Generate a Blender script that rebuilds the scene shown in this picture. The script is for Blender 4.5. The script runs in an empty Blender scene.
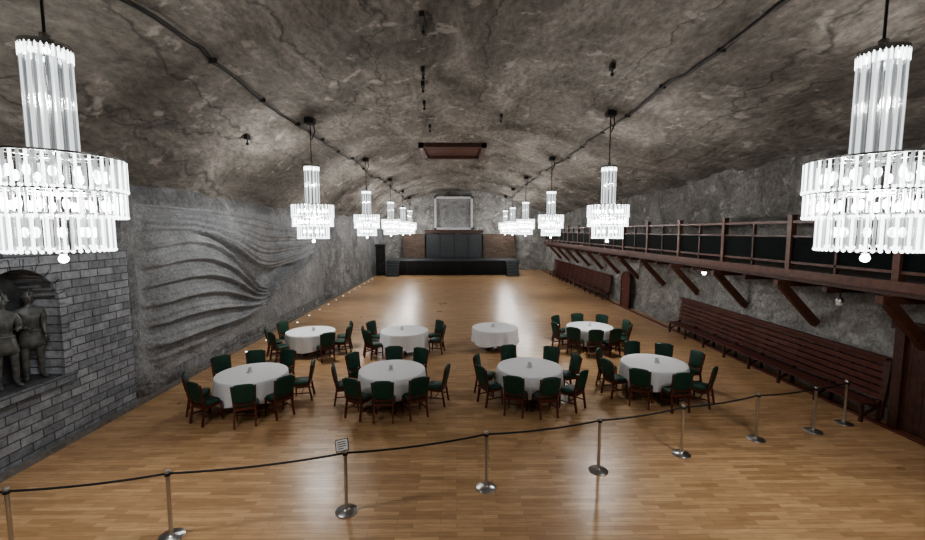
import bpy, math, random
from mathutils import Vector, Matrix, noise
random.seed(7)
D=bpy.data
scene=bpy.context.scene
PI=math.pi

# ------------------------------------------------------------------ materials
def new_mat(name):
    m=D.materials.new(name); m.use_nodes=True
    nt=m.node_tree; b=nt.nodes['Principled BSDF']
    return m,nt,b
def simple(name,col,rough=.5,metal=0,em=None,es=0,spec=.5,var=.0):
    m,nt,b=new_mat(name)
    b.inputs['Base Color'].default_value=(*col,1)
    b.inputs['Roughness'].default_value=rough
    b.inputs['Metallic'].default_value=metal
    b.inputs['Specular IOR Level'].default_value=spec
    if em:
        b.inputs['Emission Color'].default_value=(*em,1); b.inputs['Emission Strength'].default_value=es
    if var>0:
        tc=nt.nodes.new('ShaderNodeTexCoord'); n=nt.nodes.new('ShaderNodeTexNoise'); n.inputs['Scale'].default_value=9
        n.inputs['Detail'].default_value=5
        nt.links.new(tc.outputs['Object'],n.inputs['Vector'])
        r=nt.nodes.new('ShaderNodeValToRGB')
        r.color_ramp.elements[0].position=.3; r.color_ramp.elements[1].position=.7
        r.color_ramp.elements[0].color=(*[c*(1-var) for c in col],1)
        r.color_ramp.elements[1].color=(*[min(1,c*(1+var)) for c in col],1)
        nt.links.new(n.outputs['Fac'],r.inputs['Fac']); nt.links.new(r.outputs['Color'],b.inputs['Base Color'])
    return m
def rock(name,dark,mid,light,scale=1.0,bump=.6,stretch=(1,1,1),rough=.85,pick=5.0,cracks=0,patch=.55):
    m,nt,b=new_mat(name); N=nt.nodes.new; L=nt.links.new
    tc=N('ShaderNodeTexCoord'); mp=N('ShaderNodeMapping'); mp.inputs['Scale'].default_value=stretch
    L(tc.outputs['Object'],mp.inputs['Vector'])
    n1=N('ShaderNodeTexNoise'); n1.inputs['Scale'].default_value=.55*scale; n1.inputs['Detail'].default_value=9; n1.inputs['Roughness'].default_value=.68; n1.inputs['Distortion'].default_value=.6
    L(mp.outputs[0],n1.inputs['Vector'])
    r=N('ShaderNodeValToRGB'); e=r.color_ramp.elements
    e[0].position=.33; e[0].color=(*dark,1); e[1].position=.72; e[1].color=(*light,1)
    x=e.new(.52); x.color=(*mid,1)
    L(n1.outputs['Fac'],r.inputs['Fac'])
    n2=N('ShaderNodeTexNoise'); n2.inputs['Scale'].default_value=7*scale; n2.inputs['Detail'].default_value=8; n2.inputs['Roughness'].default_value=.75
    L(mp.outputs[0],n2.inputs['Vector'])
    mr=N('ShaderNodeMapRange'); mr.inputs['From Min'].default_value=.3; mr.inputs['From Max'].default_value=.7
    mr.inputs['To Min'].default_value=.5; mr.inputs['To Max'].default_value=1.5
    L(n2.outputs['Fac'],mr.inputs['Value'])
    mx=N('ShaderNodeMix'); mx.data_type='RGBA'; mx.blend_type='MULTIPLY'; mx.inputs['Factor'].default_value=1
    L(r.outputs['Color'],mx.inputs['A']); L(mr.outputs['Result'],mx.inputs['B'])
    n3=N('ShaderNodeTexNoise'); n3.inputs['Scale'].default_value=1.5*scale; n3.inputs['Detail'].default_value=12; n3.inputs['Roughness'].default_value=.6
    L(tc.outputs['Object'],n3.inputs['Vector'])
    r3=N('ShaderNodeValToRGB'); r3.color_ramp.elements[0].position=.60; r3.color_ramp.elements[1].position=.66
    L(n3.outputs['Fac'],r3.inputs['Fac'])
    ml=N('ShaderNodeMath'); ml.operation='MULTIPLY'; ml.inputs[1].default_value=patch
    L(r3.outputs['Color'],ml.inputs[0])
    mx2=N('ShaderNodeMix'); mx2.data_type='RGBA'
    L(ml.outputs[0],mx2.inputs['Factor']); L(mx.outputs['Result'],mx2.inputs['A'])
    mx2.inputs['B'].default_value=(*[min(1,c*1.45) for c in light],1)
    out=mx2.outputs['Result']
    nd=N('ShaderNodeTexNoise'); nd.inputs['Scale'].default_value=1.3; nd.inputs['Detail'].default_value=4
    L(tc.outputs['Object'],nd.inputs['Vector'])
    ad=N('ShaderNodeMix'); ad.data_type='RGBA'; ad.blend_type='ADD'; ad.inputs['Factor'].default_value=.8
    L(tc.outputs['Object'],ad.inputs['A']); L(nd.outputs['Color'],ad.inputs['B'])
    if cracks:
        mc=N('ShaderNodeMapping'); mc.inputs['Scale'].default_value=(.30,.035,.3)
        L(ad.outputs['Result'],mc.inputs['Vector'])
        vc=N('ShaderNodeTexVoronoi'); vc.feature='DISTANCE_TO_EDGE'; vc.inputs['Scale'].default_value=1.0
        L(mc.outputs[0],vc.inputs['Vector'])
        rc=N('ShaderNodeMapRange'); rc.inputs['From Min'].default_value=.001; rc.inputs['From Max'].default_value=.010
        rc.inputs['To Min'].default_value=.5; rc.inputs['To Max'].default_value=1
        L(vc.outputs['Distance'],rc.inputs['Value'])
        m3=N('ShaderNodeMix'); m3.data_type='RGBA'; m3.blend_type='MULTIPLY'; m3.inputs['Factor'].default_value=1
        L(out,m3.inputs['A']); L(rc.outputs['Result'],m3.inputs['B']); out=m3.outputs['Result']
    L(out,b.inputs['Base Color'])
    b.inputs['Roughness'].default_value=rough
    v=N('ShaderNodeTexVoronoi'); v.inputs['Scale'].default_value=pick
    mp2=N('ShaderNodeMapping'); mp2.inputs['Scale'].default_value=(1.0,.45,1.0)
    L(ad.outputs['Result'],mp2.inputs['Vector']); L(mp2.outputs[0],v.inputs['Vector'])
    b1=N('ShaderNodeBump'); b1.inputs['Strength'].default_value=bump; b1.inputs['Distance'].default_value=.08
    L(v.outputs['Distance'],b1.inputs['Height'])
    b2=N('ShaderNodeBump'); b2.inputs['Strength'].default_value=bump; b2.inputs['Distance'].default_value=.12
    L(n2.outputs['Fac'],b2.inputs['Height']); L(b1.outputs['Normal'],b2.inputs['Normal'])
    L(b2.outputs['Normal'],b.inputs['Normal'])
    return m
def brickmat(name,c1,c2,mortar,bw,rh,axes,ms=.012,rough=.7,bump=.7,noise_amt=.5):
    m,nt,b=new_mat(name); N=nt.nodes.new; L=nt.links.new
    tc=N('ShaderNodeTexCoord'); sp=N('ShaderNodeSeparateXYZ'); cb=N('ShaderNodeCombineXYZ')
    L(tc.outputs['Object'],sp.inputs[0])
    L(sp.outputs[axes[0]],cb.inputs[0]); L(sp.outputs[axes[1]],cb.inputs[1])
    br=N('ShaderNodeTexBrick'); br.inputs['Scale'].default_value=1
    br.inputs['Brick Width'].default_value=bw; br.inputs['Row Height'].default_value=rh
    br.inputs['Mortar Size'].default_value=ms; br.inputs['Mortar Smooth'].default_value=.3
    br.inputs['Color1'].default_value=(*c1,1); br.inputs['Color2'].default_value=(*c2,1); br.inputs['Mortar'].default_value=(*mortar,1)
    L(cb.outputs[0],br.inputs['Vector'])
    n=N('ShaderNodeTexNoise'); n.inputs['Scale'].default_value=6; n.inputs['Detail'].default_value=8; n.inputs['Roughness'].default_value=.7
    L(tc.outputs['Object'],n.inputs['Vector'])
    mr=N('ShaderNodeMapRange'); mr.inputs['From Min'].default_value=.3; mr.inputs['From Max'].default_value=.7
    mr.inputs['To Min'].default_value=1-noise_amt; mr.inputs['To Max'].default_value=1+noise_amt
    L(n.outputs['Fac'],mr.inputs['Value'])
    mx=N('ShaderNodeMix'); mx.data_type='RGBA'; mx.blend_type='MULTIPLY'; mx.inputs['Factor'].default_value=1
    L(br.outputs['Color'],mx.inputs['A']); L(mr.outputs['Result'],mx.inputs['B']); L(mx.outputs['Result'],b.inputs['Base Color'])
    b.inputs['Roughness'].default_value=rough
    iv=N('ShaderNodeMath'); iv.operation='SUBTRACT'; iv.inputs[0].default_value=1; L(br.outputs['Fac'],iv.inputs[1])
    b1=N('ShaderNodeBump'); b1.inputs['Strength'].default_value=bump; b1.inputs['Distance'].default_value=.03; L(iv.outputs[0],b1.inputs['Height'])
    b2=N('ShaderNodeBump'); b2.inputs['Strength'].default_value=bump*.6; b2.inputs['Distance'].default_value=.05; L(n.outputs['Fac'],b2.inputs['Height'])
    L(b1.outputs['Normal'],b2.inputs['Normal']); L(b2.outputs['Normal'],b.inputs['Normal'])
    return m
M_ceil=rock('rock_salt_ceiling',(.082,.073,.062),(.178,.163,.144),(.33,.308,.28),scale=1.0,bump=.8,stretch=(1,.45,1),cracks=1,patch=.5)
M_wall=rock('rock_salt_wall',(.105,.108,.113),(.20,.204,.21),(.33,.335,.34),scale=1.3,bump=.6)
M_wallR=rock('rock_salt_wall_pale',(.155,.151,.145),(.30,.294,.283),(.47,.463,.447),scale=1.5,bump=.9)
M_wallU=rock('rock_salt_gallery_wall',(.11,.104,.097),(.22,.21,.197),(.35,.34,.325),scale=1.3,bump=.9)
M_relief=rock('carved_salt',(.175,.18,.188),(.23,.236,.245),(.30,.306,.315),scale=2,bump=.25,pick=9,patch=.1)
M_brick=brickmat('salt_brick',(.145,.156,.174),(.26,.273,.295),(.055,.06,.066),.42,.17,(1,2),ms=.012,noise_amt=.45)
M_brickB=brickmat('brown_brick',(.07,.045,.032),(.12,.082,.06),(.03,.022,.018),.5,.2,(0,2))
M_statue=simple('dark_salt_statue',(.10,.103,.10),.38,var=.5)
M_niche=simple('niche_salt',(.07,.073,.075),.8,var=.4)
M_mahog=simple('mahogany_wood',(.10,.024,.014),.35,var=.35)
M_benchw=simple('bench_wood',(.085,.022,.015),.45,var=.35)
M_darkwood=simple('dark_timber',(.055,.02,.013),.5,var=.4)
M_beam=simple('stained_timber',(.09,.035,.022),.5,var=.35)
M_green=simple('green_upholstery',(.007,.048,.03),.6,var=.25)
M_cloth=simple('white_tablecloth',(.80,.81,.84),.85,var=.02)
M_steel=simple('brushed_steel',(.5,.5,.5),.28,1)
M_black=simple('black_rubber',(.012,.012,.013),.6)
M_rope=simple('black_rope',(.01,.01,.012),.7)
M_blackcloth=simple('black_stage_cloth',(.010,.010,.011),.8,var=.3)
M_screen=simple('dark_screen',(.035,.042,.046),.5,var=.3)
M_panel=simple('black_green_panel',(.004,.007,.007),.8,var=.3,spec=.15)
M_deck=simple('grey_deck_edge',(.16,.15,.14),.7,var=.3)
M_paper=simple('white_sign',(.75,.75,.75),.6)
M_glass=simple('white_ceramic',(.7,.7,.7),.25)
M_brass=simple('chrome_fitting',(.35,.35,.34),.25,1)
M_bulb=simple('lamp_glow',(.9,.9,.9),.4,em=(.93,.98,1.0),es=18)
M_spot=simple('floor_spot_glow',(.9,.9,.9),.4,em=(.9,.95,1.0),es=4)
M_reliefD=simple('carved_salt_panel',(.27,.275,.28),.7,var=.35)
M_frame=simple('pale_salt_frame',(.55,.56,.57),.7,var=.15)
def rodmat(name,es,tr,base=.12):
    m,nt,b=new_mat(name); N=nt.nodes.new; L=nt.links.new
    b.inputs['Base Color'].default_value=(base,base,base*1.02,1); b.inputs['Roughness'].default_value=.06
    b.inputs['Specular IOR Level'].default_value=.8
    b.inputs['Emission Color'].default_value=(.95,.985,1,1); b.inputs['Emission Strength'].default_value=es  # crystal glows by itself: lamp light caught in the rods is put into emission
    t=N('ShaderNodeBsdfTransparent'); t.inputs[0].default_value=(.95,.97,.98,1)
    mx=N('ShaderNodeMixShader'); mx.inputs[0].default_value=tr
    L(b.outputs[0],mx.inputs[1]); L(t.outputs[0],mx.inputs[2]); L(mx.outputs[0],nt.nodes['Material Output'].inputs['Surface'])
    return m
M_rod=rodmat('crystal_rod_glow',4.2,.15)
M_rodd=rodmat('crystal_rod_clear_glow',.6,.4,.05)  # alternate rods get a weaker painted-in glow
M_rodc=rodmat('crystal_column_rod_glow',1.1,.3,.05)
M_rodk=rodmat('crystal_column_rod_clear_glow',.14,.45,.03)

def floormat():
    m,nt,b=new_mat('oak_parquet'); N=nt.nodes.new; L=nt.links.new
    tc=N('ShaderNodeTexCoord')
    br=N('ShaderNodeTexBrick'); br.inputs['Scale'].default_value=1; br.offset=.37
    br.inputs['Brick Width'].default_value=.62; br.inputs['Row Height'].default_value=.09
    br.inputs['Mortar Size'].default_value=.002; br.inputs['Bias'].default_value=0
    br.inputs['Color1'].default_value=(.34,.205,.105,1); br.inputs['Color2'].default_value=(.52,.34,.19,1); br.inputs['Mortar'].default_value=(.17,.09,.045,1)
    L(tc.outputs['Object'],br.inputs['Vector'])
    mp=N('ShaderNodeMapping'); mp.inputs['Scale'].default_value=(1.5,14,1); L(tc.outputs['Object'],mp.inputs['Vector'])
    n=N('ShaderNodeTexNoise'); n.inputs['Scale'].default_value=2; n.inputs['Detail'].default_value=6; L(mp.outputs[0],n.inputs['Vector'])
    mr=N('ShaderNodeMapRange'); mr.inputs['From Min'].default_value=.3; mr.inputs['From Max'].default_value=.7
    mr.inputs['To Min'].default_value=.82; mr.inputs['To Max'].default_value=1.18; L(n.outputs['Fac'],mr.inputs['Value'])
    mx=N('ShaderNodeMix'); mx.data_type='RGBA'; mx.blend_type='MULTIPLY'; mx.inputs['Factor'].default_value=1
    L(br.outputs['Color'],mx.inputs['A']); L(mr.outputs['Result'],mx.inputs['B'])
    L(mx.outputs['Result'],b.inputs['Base Color'])
    n2=N('ShaderNodeTexNoise'); n2.inputs['Scale'].default_value=.8; n2.inputs['Detail'].default_value=5; L(tc.outputs['Object'],n2.inputs['Vector'])
    m2=N('ShaderNodeMapRange'); m2.inputs['To Min'].default_value=.22; m2.inputs['To Max'].default_value=.40; L(n2.outputs['Fac'],m2.inputs['Value'])
    L(m2.outputs['Result'],b.inputs['Roughness']); b.inputs['Specular IOR Level'].default_value=.55
    return m
M_floor=floormat()

# ------------------------------------------------------------------ mesh builder
class MB:
    def __init__(s): s.v=[];s.f=[];s.m=[];s.s=[];s.mats=[]
    def mi(s,mat):
        if mat not in s.mats: s.mats.append(mat)
        return s.mats.index(mat)
    def add(s,vs,fs,mat,smooth=False,M=None):
        o=len(s.v); i=s.mi(mat)
        for p in vs:
            p=Vector(p)
            if M is not None: p=M@p
            s.v.append(p)
        for f in fs: s.f.append([a+o for a in f]); s.m.append(i); s.s.append(smooth)
    def box(s,x0,x1,y0,y1,z0,z1,mat,M=None):
        vs=[(x,y,z) for x in (x0,x1) for y in (y0,y1) for z in (z0,z1)]
        s.add(vs,[(0,1,3,2),(4,6,7,5),(0,4,5,1),(2,3,7,6),(0,2,6,4),(1,5,7,3)],mat,False,M)
    def tube(s,pts,r,mat,n=8,r2=None,caps=True,M=None,smooth=True):
        pts=[Vector(p) for p in pts]; vs=[];fs=[]; K=len(pts)
        for k,p in enumerate(pts):
            a=pts[max(0,k-1)]; b=pts[min(K-1,k+1)]; d=(b-a).normalized()
            ref=Vector((0,0,1)) if abs(d.z)<.9 else Vector((1,0,0))
            u=d.cross(ref).normalized(); w=d.cross(u)
            rr=r if r2 is None else r+(r2-r)*k/(K-1)
            for j in range(n):
                t=2*PI*(j+.5)/n; vs.append(p+u*math.cos(t)*rr+w*math.sin(t)*rr)
        for k in range(K-1):
            for j in range(n):
                fs.append((k*n+j,k*n+(j+1)%n,(k+1)*n+(j+1)%n,(k+1)*n+j))
        if caps: fs.append(tuple(range(n))); fs.append(tuple(range((K-1)*n,K*n)))
        s.add(vs,fs,mat,smooth,M)
    def bar(s,p,q,w,h,mat,M=None):
        p=Vector(p);q=Vector(q); d=(q-p).normalized()
        ref=Vector((0,0,1)) if abs(d.z)<.95 else Vector((0,1,0))
        u=d.cross(ref).normalized(); t=u.cross(d)
        vs=[]
        for c in (p,q):
            for a,b in ((-1,-1),(1,-1),(1,1),(-1,1)): vs.append(c+u*a*w/2+t*b*h/2)
        s.add(vs,[(0,1,2,3),(4,7,6,5),(0,4,5,1),(1,5,6,2),(2,6,7,3),(3,7,4,0)],mat,False,M)
    def lathe(s,prof,mat,n=24,M=None,smooth=True,fn=None):
        vs=[];fs=[]
        for k,(r,z) in enumerate(prof):
            for j in range(n):
                t=2*PI*j/n; rr=r
                if fn: rr,zz=fn(r,z,t,k)
                else: zz=z
                vs.append((rr*math.cos(t),rr*math.sin(t),zz))
        for k in range(len(prof)-1):
            for j in range(n): fs.append((k*n+j,k*n+(j+1)%n,(k+1)*n+(j+1)%n,(k+1)*n+j))
        s.add(vs,fs,mat,smooth,M)
    def rounded(s,w,h,layers,mat,M=None,curv=0,e=.35,n=28,taper=0):
        vs=[];fs=[]
        for y,sc in layers:
            for j in range(n):
                t=2*PI*j/n; c,si=math.cos(t),math.sin(t)
                x=math.copysign(abs(c)**e,c)*w/2; z=math.copysign(abs(si)**e,si)*h/2
                x*=1+taper*z/(h/2)
                x-=math.copysign(min(abs(x),(1-sc)*.25),x); z-=math.copysign(min(abs(z),(1-sc)*.25),z)
                vs.append((x,y+curv*x*x,z))
        K=len(layers)
        for k in range(K-1):
            for j in range(n): fs.append((k*n+j,k*n+(j+1)%n,(k+1)*n+(j+1)%n,(k+1)*n+j))
        o=len(vs); vs.append((0,layers[0][0],0)); vs.append((0,layers[-1][0],0))
        for j in range(n):
            fs.append((o,(j+1)%n,j)); fs.append((o+1,(K-1)*n+j,(K-1)*n+(j+1)%n))
        s.add(vs,fs,mat,True,M)
    def sphere(s,c,r,mat,n=12,sc=(1,1,1),M=None):
        vs=[];fs=[];R=n//2
        for k in range(R+1):
            a=PI*k/R
            for j in range(n):
                t=2*PI*j/n
                vs.append((c[0]+r*sc[0]*math.sin(a)*math.cos(t),c[1]+r*sc[1]*math.sin(a)*math.sin(t),c[2]+r*sc[2]*math.cos(a)))
        for k in range(R):
            for j in range(n): fs.append((k*n+j,k*n+(j+1)%n,(k+1)*n+(j+1)%n,(k+1)*n+j))
        s.add(vs,fs,mat,True,M)
    def mesh(s,name):
        me=D.meshes.new(name); me.from_pydata([tuple(v) for v in s.v],[],s.f)
        for m in s.mats: me.materials.append(m)
        me.polygons.foreach_set('material_index',s.m); me.polygons.foreach_set('use_smooth',s.s)
        me.update()
        import bmesh
        bm=bmesh.new(); bm.from_mesh(me); bmesh.ops.remove_doubles(bm,verts=bm.verts,dist=1e-5)
        bmesh.ops.recalc_face_normals(bm,faces=bm.faces); bm.to_mesh(me); bm.free()
        return me
    def obj(s,name,loc=(0,0,0),rot=0,parent=None):
        return link(name,s.mesh(name),loc,rot,parent)
def link(name,me,loc=(0,0,0),rot=0,parent=None):
    o=D.objects.new(name,me); scene.collection.objects.link(o)
    o.location=loc; o.rotation_euler=(0,0,rot)
    if parent: o.parent=parent
    return o
def grid(name,us,vs_,fn,mats,mf=None,smooth=True):
    V=[];F=[];MI=[]
    nu,nv=len(us),len(vs_)
    for u in us:
        for v in vs_: V.append(fn(u,v))
    for i in range(nu-1):
        for j in range(nv-1):
            F.append((i*nv+j,(i+1)*nv+j,(i+1)*nv+j+1,i*nv+j+1))
            MI.append(mf((us[i]+us[i+1])/2,(vs_[j]+vs_[j+1])/2) if mf else 0)
    me=D.meshes.new(name); me.from_pydata(V,[],F)
    for m in mats: me.materials.append(m)
    me.polygons.foreach_set('material_index',MI); me.polygons.foreach_set('use_smooth',[smooth]*len(F)); me.update()
    return link(name,me)
def lin(a,b,st):
    n=max(1,int(round((b-a)/st))); return [a+(b-a)*i/n for i in range(n+1)]
def sstep(a,b,x):
    t=max(0,min(1,(x-a)/(b-a))); return t*t*(3-2*t)
def fbm(p,o=4): return noise.fractal(Vector(p),1.0,2.0,o)

YB=-5.0; YE=46.0; XL=-7.75; XR=9.66; XU=10.7
HZ=8.78
PROF=[(-8.6,5.0),(-7.9,5.45),(-7.2,6.2),(-6.3,7.0),(-4.75,7.9),(-2.5,8.62),(0,8.9),(2.5,8.68),(4.95,8.0),(7.0,7.3),(9.0,6.7),(10.9,6.0),(11.5,5.8)]
def prof(x):
    for (a,za),(b,zb) in zip(PROF,PROF[1:]):
        if x<=b: return za+(zb-za)*max(0,(x-a)/(b-a))
    return PROF[-1][1]
def zceil(x,y):
    z=(prof(x-.35)+prof(x)+prof(x+.35))/3
    z+=.13*fbm((x*.22,y*.18,1.3),3)+.07*fbm((x*.9,y*.6,4.1),3)+.04*noise.noise(Vector((x*2.6,y*1.6,8)))
    s=noise.noise(Vector((x*.12,y*.35,20)))
    z+=.13*sstep(-.02,.03,s)
    z+=.12*sstep(-.04,.04,x-1.9-.5*noise.noise(Vector((.5,y*.25,3))))-.06
    z-=.3*sstep(30,46,y)
    # levelled patch around the hatch
    k=sstep(-3.0,-2.1,x)*(1-sstep(1.8,2.7,x))*sstep(21.4,22.4,y)*(1-sstep(26.6,27.8,y))
    z=z*(1-k)+HZ*k
    return z

# ------------------------------------------------------------------ room shell
b=MB(); b.box(-8.8,XR+.6,YB,YE+.5,-.2,0,M_floor); b.obj('floor')
grid('ceiling',lin(-8.5,11.3,.12),lin(YB,YE+.4,.16),lambda x,y:(x,y,zceil(x,y)),[M_ceil])

NY,NR,NZ0,NZS=7.5,.76,1.38,2.78
def innic(y,z):
    if abs(y-NY)>NR or z<NZ0: return False
    if z<NZS: return True
    return (y-NY)**2+(z-NZS)**2<NR*NR
def relief(y,z):
    u=(y-10.7)/13.5
    if u<0 or u>1.08: return 0
    up=4.35-1.15*math.sin(PI*min(u,1)*.62)**2+.22*math.sin(2*PI*u*1.1)
    lo=.55+2.1*sstep(.12,1.0,u)**1.15
    top=4.85-.75*sstep(.35,1.0,u)
    eye=math.exp(-((u-.47)/.17)**2)
    mid=up-.55*eye-.25
    if z>=mid:
        t=(z-mid)/max(.25,top-mid)
        if t>1: return 0
        q=t*4.0+.3*math.sin(5*u); edge=1-sstep(.85,1,t)
    else:
        hollow=.85*eye
        if z>mid-hollow: 
            k=(mid-z)/max(.01,hollow)
            return -.22*math.sin(PI*min(1,k))*sstep(.02,.08,u)
        t=(mid-hollow-z)/max(.3,mid-hollow-lo)
        if t>1: return 0
        q=t*6.5+.5*math.sin(3.5*u+t*2); edge=1-sstep(.88,1,t)
    f=q-math.floor(q)
    rid=f**1.2 if f<.78 else (1-f)/.22*.74
    w=sstep(0,.04,u)*(1-sstep(.9,1.06,u))*edge*sstep(.3,.7,z)
    return w*(.30*rid+.03*math.sin(q*2*PI*3)+.05)
def wl(y,z0):
    z=z0
    if y<10.1 and z<3.85:
        if innic(y,z): return (XL-.62,y,z)
        return (XL+.0,y,z)
    d=.10*fbm((y*.35,z*.5,7),4)+.05*fbm((y*1.4,z*1.4,3),3)
    if y<10.1 and z>3.9: d+=-.10
    x=XL-.16+d+relief(y,z)
    if z>5: x-=.5*(z-5)
    return (x,y,z)
ys=lin(YB,6.6,.15)[:-1]+lin(6.6,8.4,.03)[:-1]+lin(8.4,10.0,.15)[:-1]+lin(10.0,27,.045)[:-1]+lin(27,YE+.4,.2)
zs=lin(0,1.3,.045)[:-1]+lin(1.3,3.6,.032)[:-1]+lin(3.6,6.0,.04)
def wlm(y,z):
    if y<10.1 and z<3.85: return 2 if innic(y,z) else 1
    if 10.6<y<25.5 and .4<z<4.9: return 3
    return 0
grid('wall_left',ys,zs,wl,[M_wall,M_brick,M_niche,M_relief],wlm)

def wrl(y,z):
    d=.14*fbm((y*.4,z*.6,17),4)+.07*fbm((y*1.5,z*1.5,13),3)
    return (XR-d-.02,y,z)
grid('wall_right',lin(YB,YE+.4,.12),lin(0,3.1,.1),wrl,[M_wallR])
def wru(y,z):
    x=XU-.16*fbm((y*.4,z*.6,27),4)-.06*fbm((y*1.5,z*1.5,23),3)
    if z>4.3: x-=.6*sstep(4.35,4.6,z+.15*math.sin(y*.8))*sstep(11,11.5,y)*(1-sstep(18.6,18.9,y))
    return (x,y,z)
grid('wall_gallery',lin(YB,YE+.4,.15),lin(3.05,6.6,.1),wru,[M_wallU])
def wb(x,z):
    return (x,YE+.08*fbm((x*.6,z*.6,5),4),z)
grid('wall_back',lin(-8.8,11.4,.25),lin(0,9.2,.25),wb,[M_wallR])
b=MB(); b.box(XL+.02,XL+.12,YB,44.9,0.0,.1,M_deck); b.obj('baseboard_left')
b=MB(); b.box(XR-.5,XR-.42,YB,44.9,0.001,.06,M_mahog); b.obj('baseboard_right')

b=MB()
nA=11
for i in range(nA):
    a0=PI*i/nA+.015; a1=PI*(i+1)/nA-.015
    vs=[]
    for x in (XL+.003,XL+.07):
        for r in (NR-.01,NR+.17):
            for a in (a0,a1): vs.append((x,NY+r*math.cos(a),NZS+r*math.sin(a)))
    b.add(vs,[(0,1,3,2),(4,6,7,5),(0,4,5,1),(2,3,7,6),(0,2,6,4),(1,5,7,3)],M_brick)
for sgn in (-1,1):
    z=NZ0
    while z<NZS-.1:
        y0,y1=sorted((NY+sgn*(NR-.01),NY+sgn*(NR+.17)))
        b.box(XL+.003,XL+.06,y0,y1,z+.01,z+.225,M_brick); z+=.233
b.box(XL+.003,XL+.12,NY-NR-.2,NY+NR+.2,NZ0-.14,NZ0-.005,M_brick)
b.obj('niche_arch_surround')

# ------------------------------------------------------------------ miner statues
def skin_mesh(name,nodes,edges,mat,parent,sub=2,root=0):
    me=D.meshes.new(name); me.from_pydata([n[0] for n in nodes],edges,[])
    o=D.objects.new(name,me); scene.collection.objects.link(o); o.parent=parent
    o.modifiers.new('skin','SKIN')
    sv=me.skin_vertices[0].data
    for i,n in enumerate(nodes):
        r=n[1]; sv[i].radius=(r if isinstance(r,tuple) else (r,r)); sv[i].use_root=(i==root)
    o.modifiers['skin'].use_smooth_shade=True
    s=o.modifiers.new('sub','SUBSURF'); s.levels=sub; s.render_levels=sub
    me.materials.append(mat)
    return o
def miner(loc,rot,pose,scale=.93):
    e=D.objects.new('miner_statue',None); scene.collection.objects.link(e)
    e.location=loc; e.rotation_euler=(0,0,rot); e.scale=(scale,)*3
    wl_,wr_=pose
    N=[((0,0,.93),(.15,.115)),((0,-.01,1.08),(.13,.105)),((0,0,1.25),(.165,.12)),((0,0,1.40),(.15,.10)),((0,.0,1.49),(.062,.062)),((0,.015,1.56),(.055,.06))]
    E=[(0,1),(1,2),(2,3),(3,4),(4,5)]
    for sx,w,el in ((-1,wl_[1],wl_[0]),(1,wr_[1],wr_[0])):
        i=len(N)
        N+=[((sx*.17,0,1.40),.07),((sx*(el[0]*.6+.09),el[1]*.5,1.26),.062),((sx*el[0],el[1],el[2]),.052),((sx*(el[0]+w[0])/2,(el[1]+w[1])/2,(el[2]+w[2])/2),.046),((sx*w[0],w[1],w[2]),.034)]
        E+=[(3,i),(i,i+1),(i+1,i+2),(i+2,i+3),(i+3,i+4)]
        i=len(N)
        N+=[((sx*.10,0,.84),.10),((sx*.11,.01,.66),.085),((sx*.115,.02,.48),.065),((sx*.12,0,.32),.06),((sx*.12,-.01,.09),.045),((sx*.135,.06,.045),.045),((sx*.15,.15,.035),.035)]
        E+=[(0,i)]+[(i+k,i+k+1) for k in range(6)]
        wp=Vector((sx*w[0],w[1],w[2])); ep=Vector((sx*el[0],el[1],el[2])); d=(wp-ep).normalized()
        side=d.cross(Vector((0,1,0.2)));  side=side.normalized() if side.length>.1 else Vector((1,0,0))
        curl=side.cross(d).normalized()
        hn=[(tuple(wp-d*.01),(.028,.022)),(tuple(wp+d*.05),(.038,.018)),(tuple(wp+d*.085),(.04,.016))]; he=[(0,1),(1,2)]
        skin_mesh('palm',hn,he,M_statue,e,1)
        for k,ln in enumerate((.075,.085,.08,.062)):
            base=wp+d*.085+side*(k-1.5)*.019
            f=[(tuple(base-d*.015),.009),(tuple(base+d*ln*.4+curl*.006),.0085),(tuple(base+d*ln*.75+curl*.02),.008),(tuple(base+d*ln*.95+curl*.038),.007)]
            skin_mesh('finger_%d'%(k+1),f,[(0,1),(1,2),(2,3)],M_statue,e,1)
        tb=wp+d*.03-side*.03
        skin_mesh('thumb',[(tuple(tb),.012),(tuple(tb-side*.022+d*.03+curl*.01),.010),(tuple(tb-side*.026+d*.06+curl*.025),.008)],[(0,1),(1,2)],M_statue,e,1)
    skin_mesh('body',N,E,M_statue,e,2)
    h=MB()
    vs=[];fs=[];n=24;R=16
    for k in range(R+1):
        a=PI*k/R
        for j in range(n):
            t=2*PI*j/n
            x=.075*math.sin(a)*math.cos(t); y=.095*math.sin(a)*math.sin(t); z=.118*math.cos(a)
            if z<0: x*=1+z*2.2; y=y*(1+z*1.0)+(.012 if y>0 else 0)*(-z*8)
            fx=abs(x)
            if y>0.03:
                y+=.022*math.exp(-(x/.012)**2-((z+.008)/.025)**2)
                y+=.012*math.exp(-(x/.010)**2-((z-.02)/.02)**2)
                y+=.008*math.exp(-((fx-.028)/.02)**2-((z-.036)/.012)**2)
                y-=.012*math.exp(-((fx-.028)/.014)**2-((z-.012)/.012)**2)
                y+=.006*math.exp(-(x/.022)**2-((z+.042)/.007)**2)
                y-=.006*math.exp(-(x/.024)**2-((z+.050)/.004)**2)
                y+=.007*math.exp(-(x/.020)**2-((z+.058)/.007)**2)
                y+=.008*math.exp(-(x/.02)**2-((z+.092)/.015)**2)
            vs.append((x,y+.015,z+1.64))
    for k in range(R):
        for j in range(n): fs.append((k*n+j,k*n+(j+1)%n,(k+1)*n+(j+1)%n,(k+1)*n+j))
    h.add(vs,fs,M_statue,True)
    for sx in (-1,1):
        h.sphere((sx*.028,.092,1.652),.011,M_statue,8)
        h.sphere((sx*.078,.01,1.635),.026,M_statue,10,(.4,.8,1.15))
    h.sphere((0,.108,1.605),.026,M_statue,8,(1,.35,.3))
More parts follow.
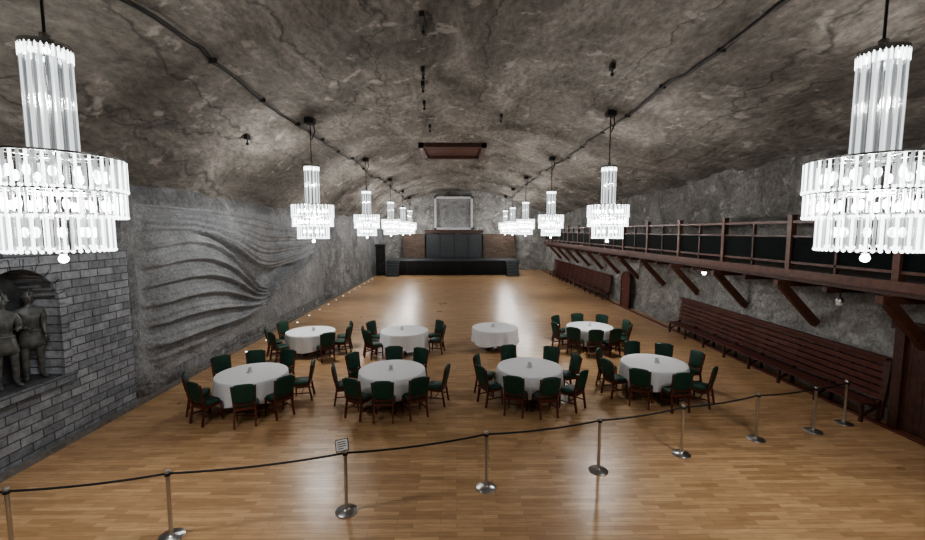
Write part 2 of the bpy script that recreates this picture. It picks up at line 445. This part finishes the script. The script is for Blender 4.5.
    h.lathe([(.115,1.675),(.120,1.685),(.098,1.70),(.094,1.76),(.085,1.80),(.05,1.825),(.001,1.83)],M_statue,20,M=Matrix.Translation((0,.01,0)))
    h.tube([(.0,.10,1.73),(.0,.12,1.80),(.0,.10,1.88),(.0,.06,1.90)],.018,M_statue,8,.008)
    h.lathe([(.165,.98),(.175,.92),(.195,.80),(.215,.68),(.20,.675),(.15,.75)],M_statue,28,fn=lambda r,z,t,k:(r*(1-.22*abs(math.sin(t)))*(1+.02*math.cos(9*t)),z))
    h.lathe([(.155,.97),(.168,.975),(.168,1.02),(.155,1.025)],M_statue,24,fn=lambda r,z,t,k:(r*(1-.2*abs(math.sin(t))),z))
    for z in (1.1,1.18,1.26,1.34): h.sphere((0,.115-(.0 if z>1.15 else .012),z),.012,M_statue,8)
    for sx in (-1,1): h.sphere((sx*.175,0,1.435),.06,M_statue,10,(1.2,1,.45))
    h.obj('head_cap_and_coat',parent=e)
    return e
zf=NZ0+.03
miner((XL-.26,7.97,zf),-PI/2-.55,(((.205,-.03,1.12),(.20,.08,.90)),((.21,.02,1.12),(.10,.19,1.08))))
miner((XL-.22,7.45,zf),-PI/2-.45,(((.21,.03,1.12),(.12,.20,1.15)),((.205,-.03,1.12),(.20,.08,.88))))
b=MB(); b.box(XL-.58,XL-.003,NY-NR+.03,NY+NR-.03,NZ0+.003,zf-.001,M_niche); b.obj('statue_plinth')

# ------------------------------------------------------------------ gallery (right)
XG=8.72; ZD=3.12
b=MB()
b.box(XG-.05,XR+.9,4.0,41.5,ZD,ZD+.07,M_deck)
b.box(XG-.12,XG-.05,4.0,41.5,ZD-.10,ZD+.10,M_beam)
b.box(XG-.05,XG+.08,4.0,41.5,ZD-.2,ZD-.001,M_darkwood)
yy=5.45
while yy<41:
    b.box(XG-.32,XR-.05,yy-.08,yy+.08,ZD-.36,ZD-.2,M_beam)
    b.box(XG-.05,XG+.09,yy-.07,yy+.07,ZD+.07,4.58,M_beam)
    b.box(XG-.07,XG+.11,yy-.09,yy+.09,4.58,4.62,M_beam)
    b.bar((XG-.12,yy,ZD-.36),(XR-.1,yy,1.75),.15,.19,M_beam)
    ym=yy+1.375
    if ym<41:
        b.box(XG-.02,XG+.06,ym-.03,ym+.03,ZD+.07,4.42,M_darkwood)
        b.box(XG-.22,XR-.05,ym-.06,ym+.06,ZD-.33,ZD-.2,M_darkwood)
    yy+=2.75
b.box(XG-.03,XG+.07,4.0,41.4,4.40,4.47,M_beam)
b.box(XG-.02,XG+.06,4.0,41.4,3.36,3.42,M_beam)
b.box(XG+.01,XG+.05,4.0,41.4,3.42,4.04,M_panel)
b.box(XG-.02,XG+.06,4.0,41.4,4.04,4.09,M_darkwood)
b.obj('gallery_balcony')

def wallbench(y0,y1,zt,name):
    b=MB(); X=XR-.50
    b.box(X+.16,X+.20,y0,y1,.26,.38,M_benchw)
    for k in range(4): b.box(X-.28+k*.12,X-.28+k*.12+.10,y0,y1,.40,.44,M_benchw)
    ns=6
    for i in range(ns):
        xx=X+.2+.018*i; h=(zt-.50)/ns; z=.50+i*h
        b.box(xx-.018,xx+.018,y0,y1,z,z+h-.035,M_benchw)
    b.box(X+.18,X+.34,y0,y1,zt-.02,zt+.03,M_benchw)
    y=y0+.05
    while y<y1:
        b.box(X-.25,X-.19,y-.03,y+.03,0,.40,M_darkwood)
        b.box(X+.12,X+.2,y-.03,y+.03,0,.5,M_darkwood)
        b.bar((X+.23,y,.45),(X+.33,y,zt-.03),.05,.04,M_darkwood)
        b.bar((X-.25,y,.12),(X+.18,y,.36),.04,.05,M_darkwood)
        y+=1.2
    b.bar((X+.16,y0+.03,.1),(X+.3,y0+.03,zt+.03),.05,.14,M_darkwood)
    return b.obj(name)
wallbench(8.85,17.4,1.42,'slatted_wall_bench')
wallbench(25.5,40.0,1.5,'slatted_wall_bench')

b=MB()
for i in range(9):
    y=22.7+i*.13; top=1.55+.35*math.sqrt(max(0,1-((y-23.22)/.6)**2))
    b.box(XR-.24,XR-.2,y,y+.12,.01,top,M_mahog)
b.tube([(XR-.22,22.66,0),(XR-.22,22.66,1.5)]+[(XR-.22,23.24-.6*math.cos(PI*j/8),1.52+.42*math.sin(PI*j/8)) for j in range(9)]+[(XR-.22,23.84,0)],.06,M_darkwood,6)
b.sphere((XR-.27,23.6,.95),.03,M_steel,8)
b.obj('door_1')
b=MB()
b.box(XR-.34,XR-.2,8.5,8.7,0,2.15,M_darkwood); b.box(XR-.34,XR-.2,7.4,7.6,0,2.15,M_darkwood)
b.box(XR-.38,XR-.2,7.35,8.75,2.15,2.33,M_darkwood)
for i in range(7): b.box(XR-.28,XR-.24,7.6+i*.129,7.6+i*.129+.122,.02,2.15,M_darkwood)
b.obj('door_2')

def pend(loc):
    b=MB()
    b.tube([(0,0,0),(0,0,-.12)],.012,M_black,6); b.lathe([(.001,-.1),(.05,-.12),(.07,-.17)],M_black,12)
    b.sphere((0,0,-.2),.075,M_bulb,12)
    return b.obj('pendant_globe_light',loc)
pend((XG+.12,14.9,ZD-.2)); 
b=MB(); b.tube([(0,0,0),(0,0,-.22)],.015,M_black,6); b.lathe([(.001,-.2),(.06,-.22),(.085,-.30),(.075,-.33)],M_steel,14); b.sphere((0,0,-.34),.07,M_glass,12)
b.obj('dome_security_camera',(XG-.0,9.4,ZD-.21))

# ------------------------------------------------------------------ stage
b=MB()
b.box(-6.6,6.0,40.5,44.9,.0,1.32,M_blackcloth); b.box(-6.65,6.05,40.42,44.9,1.32,1.40,M_screen)
for i in range(63):
    x=-6.5+i*.2; b.tube([(x,40.47,.02),(x,40.47,1.3)],.05,M_blackcloth,6)
b.obj('stage_platform')
for sx in (-5.9,5.3):
    b=MB()
    for s in range(5): b.box(sx-.55,sx+.55,38.95+s*.28,40.38,s*.26+.001,(s+1)*.26,M_screen)
    b.obj('stage_steps')
b=MB()
b.box(-5.6,-3.3,45.0,45.8,0,3.9,M_brickB); b.box(2.9,6.2,45.0,45.8,0,3.9,M_brickB)
b.box(-3.3,2.9,45.0,45.8,4.0,4.3,M_darkwood)
b.obj('stage_brick_wall')
b=MB(); b.box(-3.2,2.8,45.15,45.3,1.42,3.9,M_screen)
for i in range(5): b.box(-3.2+i*1.49,-3.14+i*1.49,45.1,45.15,1.42,3.9,M_black)
b.box(-3.2,2.8,45.1,45.15,3.84,3.9,M_black); b.box(-3.2,2.8,45.0,45.8,0.0,1.41,M_black)
b.obj('stage_screen')
b=MB()
x0,x1,z0,z1=-2.3,1.8,4.35,7.85
for a in ((x0,x1,z0,z0+.22),(x0,x1,z1-.22,z1),(x0,x0+.22,z0,z1),(x1-.22,x1,z0,z1)):
    b.box(a[0],a[1],45.45,45.93,a[2],a[3],M_frame)
b.box(x0+.02,x1-.02,45.84,45.93,z0+.02,z1-.02,M_reliefD)
V=[];F=[];n=64
for i in range(n+1):
    for j in range(n+1):
        x=x0+.2+(x1-x0-.4)*i/n; z=z0+.2+(z1-z0-.4)*j/n
        cx,cz=(x-(x0+x1)/2)/2.0,(z-(z0+z1)/2)/1.6
        h=.26*math.exp(-((cx)/.16)**2-((cz+.05)/.5)**2)+.30*math.exp(-((abs(cx)-.48)/.17)**2-((cz-.15)/.5)**2)*(1+.4*math.sin(16*cz+5*abs(cx)))+.2*math.exp(-((cx-.05)/.12)**2-((cz-.62)/.12)**2)+.15*math.exp(-(cx/.35)**2-((cz+.72)/.12)**2)
        V.append((x,45.83-h-.04*noise.noise(Vector((x*3,z*3,0))),z))
for i in range(n):
    for j in range(n): F.append((i*(n+1)+j,(i+1)*(n+1)+j,(i+1)*(n+1)+j+1,i*(n+1)+j+1))
b.add(V,F,M_reliefD,True)
b.obj('carved_eagle_relief')
b=MB()
b.box(-7.55,-7.45,40.0,40.25,0,2.75,M_black); b.box(-6.8,-6.7,40.0,40.25,0,2.75,M_black); b.box(-7.6,-6.66,39.97,40.25,2.75,2.95,M_black)
b.box(-7.45,-6.8,40.1,40.18,.01,2.75,M_blackcloth); b.box(-7.38,-6.87,40.08,40.1,.2,1.2,M_black); b.box(-7.38,-6.87,40.08,40.1,1.4,2.55,M_black); b.sphere((-6.87,40.06,1.25),.035,M_steel,8)
b.obj('door_3')

# ------------------------------------------------------------------ ceiling fittings
b=MB()
hx0,hx1,hy0,hy1=-1.95,1.6,22.6,26.4; hz=HZ
for (a,c,d,e_) in ((hx0,hx1,hy0,hy0+.25),(hx0,hx1,hy1-.25,hy1),(hx0,hx0+.25,hy0,hy1),(hx1-.25,hx1,hy0,hy1)): b.box(a,c,d,e_,hz-.22,hz+.05,M_darkwood)
for i in range(8): b.box(hx0+.25,hx1-.25,hy0+.3+i*.4,hy0+.3+i*.4+.3,hz-.08,hz-.01,M_beam)
b.obj('ceiling_hatch')
def cable(x,name,r=.02):
    b=MB(); pts=[]
    y=2.0
    while y<45.5:
        pts.append((x+.04*math.sin(y*.9),y,zceil(x,y)-.05)); y+=.4
    b.tube(pts,r,M_black,6); 
    b.tube([(p[0]+.09,p[1],p[2]+.01) for p in pts],r*.5,M_black,5)
    for p in pts[::6]: b.box(p[0]-.04,p[0]+.12,p[1]-.03,p[1]+.03,p[2]-.02,p[2]+.08,M_black)
    return b.obj(name)
cable(-5.1,'ceiling_cable'); cable(5.5,'ceiling_cable'); 
for x,y,l in ((-.7,9.6,.9),(-.9,12.2,.35),(-1.0,13.4,.3),(-1.1,15.3,.25),(1.8,17.3,.3),(-1.1,18.5,.25),(4.0,11.2,.2),(-6.2,13,.2)):
    b=MB(); z=zceil(x,y)
    b.box(-.05,.05,-l/2,l/2,-.12,.02,M_black); b.tube([(0,0,0),(0,0,-.22)],.02,M_black,6); b.sphere((0,0,-.24),.05,M_black,8)
    b.obj('ceiling_sensor',(x,y,z-.02))

# ------------------------------------------------------------------ chandeliers
def chand_mesh():
    b=MB()
    S=.90
    def Z(z): return 3.95+(z-3.95)*.93
    def ring(r,z,w=.014,h=.022,mat=M_brass,n=48):
        r*=S; z=Z(z)
        b.lathe([(r-w,z),(r+w,z),(r+w,z+h),(r-w,z+h),(r-w,z)],mat,n,smooth=False)
    def rods(r,z0,z1,n,rr,mats,ph=0,tip=True):
        r*=S; z0=Z(z0); z1=Z(z1)
        for i in range(n):
            a=2*PI*(i+ph)/n; x,y=r*math.cos(a),r*math.sin(a)
            b.tube([(x,y,z1),(x,y,z0)],rr,mats[i%len(mats)],6,caps=False)
            if tip: b.sphere((x,y,z0-.005),rr*1.6,M_rod,6)
    AL=[M_rod,M_rodd]
    rods(.72,4.74,5.12,64,.014,AL)
    rods(.62,4.68,5.10,40,.012,[M_rodd],.5,False)
    rods(.70,4.40,4.70,64,.013,AL,.5)
    rods(.54,3.98,4.42,48,.014,AL); rods(.43,4.02,4.42,30,.012,[M_rodd],.5)
    rods(.24,5.10,6.42,24,.017,[M_rodc,M_rodk],0,False); rods(.17,5.10,6.46,14,.015,[M_rodc,M_rodk],.5,False)
    for r,z in ((.72,5.12),(.70,4.70),(.54,4.42),(.43,4.42),(.24,6.42),(.24,5.12)): ring(r,z)
    ring(.24,6.42,.02,.04)
    rods(.25,6.30,6.44,30,.013,[M_rod],.3,False)
    b.lathe([(.001,Z(6.5)),(.235,Z(6.485)),(.235,Z(6.46)),(.001,Z(6.45))],M_brass,32)
    for k in range(6):
        a=PI*k/3+.2
        for r,z in ((.72,5.13),(.70,4.70),(.54,4.43),(.24,6.44)):
            b.tube([(0,0,Z(z)),(r*S*math.cos(a),r*S*math.sin(a),Z(z))],.009,M_brass,5)
    b.tube([(0,0,3.95),(0,0,Z(6.5))],.02,M_brass,8)
    for k in range(14):
        a=2*PI*k/14; b.sphere((.46*math.cos(a),.46*math.sin(a),Z(4.92)),.035,M_bulb,8,(1,1,1.8)); 
        b.sphere((.46*math.cos(a+.2),.46*math.sin(a+.2),Z(4.54)),.035,M_bulb,8,(1,1,1.8))
    for k in range(8):
        a=2*PI*k/8; b.sphere((.3*math.cos(a),.3*math.sin(a),Z(4.2)),.035,M_bulb,8,(1,1,1.8))
        b.sphere((.18*math.cos(a),.18*math.sin(a),Z(6.36)),.03,M_bulb,8,(1,1,1.4))
    b.lathe([(.001,3.98),(.10,3.97),(.12,3.95),(.05,3.92),(.001,3.91)],M_brass,16); b.sphere((0,0,3.87),.05,M_bulb,12)
    return b.mesh('chandelier')
CM=chand_mesh()
ztop=3.95+(6.5-3.95)*.93
for x,sx in ((-4.66,-1),(5.0,1)):
    for y in (5.1,14.0,22.4,30.6,37.6,43.2):
        o=link('chandelier',CM,(x,y,0))
        zc=zceil(x,y)
        s=MB(); s.tube([(0,0,ztop),(0,0,zc-.12)],.016,M_black,6)
        s.box(-.14,.14,-.14,.14,zc-.2,zc-.03,M_black); s.tube([(.1,0,zc-.16),(.14,0,zc-.45),(.03,0,zc-.7)],.02,M_black,6)
        s.lathe([(.02,ztop),(.05,ztop+.02),(.05,ztop+.1),(.02,ztop+.12)],M_brass,10)
        s.obj('suspension_rod',parent=o)
        for nm,z,p,r in (('ring_lamp',4.55,620,.22),('column_lamp',5.7,160,.07)):
            L=D.lights.new(nm,'POINT'); L.energy=p; L.shadow_soft_size=r; L.color=(1.0,.975,.94)
            lo=D.objects.new(nm,L); scene.collection.objects.link(lo); lo.location=(0,0,z); lo.parent=o

b=MB()
for i in range(16):
    y=13+i*1.6; b.lathe([(.001,.012),(.03,.012),(.04,0.001)],M_spot,10,M=Matrix.Translation((XL+.42,y,0)))
b.obj('recessed_floor_lights')

# ------------------------------------------------------------------ tables
def table_mesh(seed):
    rnd=random.Random(seed); b=MB(); n=96
    ph=[rnd.uniform(0,6.28) for _ in range(4)]
    def fn(r,z,t,k):
        d=max(0,(.74-z)/.6)
        w=.5*math.sin(13*t+ph[0])+.35*math.sin(9*t+ph[1])+.25*math.sin(21*t+ph[2])
        if z>=.735: return r,z
        rr=r+.045*d**.8*w
        zz=z+(.06*math.sin(4*t+ph[3])+.02*w)*d**2
        return rr,zz
    prof_=[(.001,.762),(.4,.762),(.79,.762),(.812,.758),(.82,.745),(.825,.70),(.828,.62),(.832,.52),(.838,.40),(.842,.30),(.846,.24)]
    b.lathe(prof_,M_cloth,n,fn=fn)
    b.lathe([(.001,.752),(.805,.752),(.805,.725),(.001,.725)],M_darkwood,32)
    b.tube([(0,0,.06),(0,0,.73)],.05,M_darkwood,12)
    for k in range(4):
        a=PI/4+k*PI/2; b.bar((0,0,.09),(.5*math.cos(a),.5*math.sin(a),.03),.06,.06,M_darkwood)
    return b.mesh('banquet_table')
def cruet():
    b=MB()
    b.lathe([(.001,.0),(.07,.0),(.075,.012),(.001,.014)],M_glass,16)
    for dx in (-.03,.03): b.lathe([(.018,.012),(.02,.05),(.012,.075),(.014,.09),(.001,.095)],M_glass,12,M=Matrix.Translation((dx,0,0)))
    b.box(-.05,.05,.025,.03,.012,.12,M_paper); b.tube([(0,0,.01),(0,0,.14)],.005,M_steel,6)
    return b.mesh('cruet_stand')
CR=cruet()
tables={'T1':(-4.98,10.15),'T2':(-1.6,10.35),'T3':(1.87,10.5),'T4':(5.2,10.8),'B1':(-5.03,14.5),'B2':(-1.8,14.55),'B3':(1.4,15.0),'B4':(4.85,15.1)}
for i,(k,(x,y)) in enumerate(tables.items()):
    link('banquet_table',table_mesh(i),(x,y,0),random.uniform(0,1))
    link('cruet_stand',CR,(x+random.uniform(-.1,.1),y+random.uniform(-.05,.05),.763),random.uniform(-.5,.5))

# ------------------------------------------------------------------ chairs
def chair_mesh():
    b=MB()
    W=.23
    for sx in (-1,1):
        b.bar((sx*(W-.02),-.06,0),(sx*(W-.025),.01,.42),.036,.042,M_mahog)
        b.bar((sx*(W-.025),.01,.40),(sx*(W-.0),-.085,.93),.036,.040,M_mahog)
        b.tube([(sx*(W-.02),.38,.43),(sx*(W-.015),.39,0)],.026,M_mahog,8,.015)
        b.bar((sx*(W-.02),.0,.40),(sx*(W-.02),.38,.40),.03,.06,M_mahog)
        b.bar((sx*(W-.02),-.02,.2),(sx*(W-.018),.38,.2),.018,.024,M_mahog)
    b.bar((-W+.02,.39,.40),(W-.02,.39,.40),.03,.06,M_mahog); b.bar((-W+.02,.0,.40),(W-.02,.0,.40),.03,.06,M_mahog)
    b.bar((-W+.02,.18,.2),(W-.02,.18,.2),.018,.024,M_mahog)
    b.bar((-W+.02,-.0,.50),(W-.02,-.0,.50),.025,.04,M_mahog)
    M=Matrix.Translation((0,-.045,.745))@Matrix.Rotation(math.radians(10),4,'X')
    b.rounded(.445,.45,[(-.032,.86),(-.026,.95),(-.012,1),(.014,1),(.03,.95),(.038,.86)],M_green,M,curv=-.35,e=.42,n=32,taper=.05)
    M=Matrix.Translation((0,.205,.455))@Matrix.Rotation(PI/2,4,'X')
    b.rounded(.47,.40,[(-.05,.8),(-.045,.9),(-.03,.98),(.0,1),(.022,.97)],M_green,M,e=.4,n=28)
    return b.mesh('dining_chair')
CH=chair_mesh()
seats={
'T1':[(-5.95,9.68),(-5.62,8.98),(-5.98,10.8),(-5.45,11.35),(-4.62,11.5),(-4.55,8.9),(-3.85,9.3),(-3.75,10.45)],
'T2':[(-2.35,9.1),(-1.6,8.95),(-.80,9.15),(-.30,10.05),(-1.0,11.55),(-1.75,11.7),(-2.65,11.05),(-2.85,10.15)],
'T3':[(1.27,9.2),(2.1,9.05),(2.9,9.6),(3.15,10.9),(2.65,11.6),(1.5,11.8),(.6,10.9),(.65,9.95)],
'T4':[(4.35,9.7),(5.2,9.4),(6.15,9.75),(6.5,11.15),(6.0,11.9),(5.2,12.15),(4.0,11.4),(3.85,10.45)],
'B1':[(-5.95,13.4),(-6.4,14.2),(-6.2,15.1),(-3.8,15.1),(-3.65,14.3),(-4.1,13.4)],
'B2':[(-3.0,15.1),(-3.15,14.3),(-2.9,13.7),(-.7,15.2),(-.42,14.4)],
'B4':[(4.0,15.9),(4.8,16.3),(5.6,16.1),(3.55,14.8),(3.85,13.9),(4.6,13.5),(5.4,13.6),(6.1,14.4),(6.15,15.2)],
}
rnd=random.Random(3)
for k,lst in seats.items():
    cx,cy=tables[k]
    for (x,y) in lst:
        a=math.atan2(y-cy,x-cx); R=1.30+rnd.uniform(-.01,.06)
        px,py=cx+R*math.cos(a),cy+R*math.sin(a)
        link('dining_chair',CH,(px,py,0),a+PI/2+rnd.uniform(-.09,.09))

# ------------------------------------------------------------------ stanchions and rope
def stan():
    b=MB()
    b.lathe([(.001,0),(.165,0),(.168,.008),(.16,.018),(.06,.03),(.03,.045),(.026,.06),(.0255,.88),(.034,.885),(.036,.95),(.03,.965),(.001,.97)],M_steel,28)
    b.lathe([(.037,.89),(.039,.89),(.039,.93),(.037,.93)],M_black,20)
    return b.mesh('rope_stanchion')
SM=stan()
SP=[(-5.70,5.18),(-3.93,5.55),(-1.65,6.05),(.49,6.6),(2.5,7.07),(4.25,7.6),(6.07,8.15),(7.52,8.47),(8.5,8.82)]
for p in SP: link('rope_stanchion',SM,(*p,0))
b=MB()
pts=[(XL+.02,4.9)]+SP
for (a,c) in zip(pts,pts[1:]):
    a3=Vector((*a,.915)); c3=Vector((*c,.915)); d=(c3-a3).normalized()
    if a is not pts[0]: a3+=d*.03
    c3-=d*.03
    L=(c3-a3).length; q=[]
    for i in range(15):
        t=i/14; p=a3.lerp(c3,t); p.z-=.035*L*4*t*(1-t)*.55; q.append(p)
    b.tube(q,.015,M_rope,7)
b.obj('barrier_rope')
b=MB(); M=Matrix.Translation((-1.68,6.0,1.065))@Matrix.Rotation(math.radians(-25),4,'X')@Matrix.Rotation(math.radians(-12),4,'Y')
b.box(-.095,.095,-.008,.008,-.085,.085,M_black,M); b.box(-.085,.085,-.011,-.008,-.075,.075,M_paper,M)
for i in range(4): b.box(-.06,.06 if i<3 else .02,-.013,-.011,.04-i*.03,.05-i*.03,M_black,M)
b.tube([(-1.66,6.045,.972),(-1.68,6.01,1.04)],.01,M_steel,6)
b.obj('notice_sign')

# ------------------------------------------------------------------ world, camera
w=D.worlds.new('world'); scene.world=w; w.use_nodes=True
w.node_tree.nodes['Background'].inputs[0].default_value=(.95,.90,.84,1); w.node_tree.nodes['Background'].inputs[1].default_value=.32
cam=D.cameras.new('camera'); co=D.objects.new('camera',cam); scene.collection.objects.link(co)
cam.sensor_width=36; cam.lens=16.5; cam.clip_end=200
co.location=(0,0,4.2); co.rotation_euler=(math.radians(90-5.25),0,math.radians(-.88))
scene.camera=co
scene.view_settings.view_transform='AgX'
try: scene.view_settings.look='AgX - Medium High Contrast'
except Exception: pass
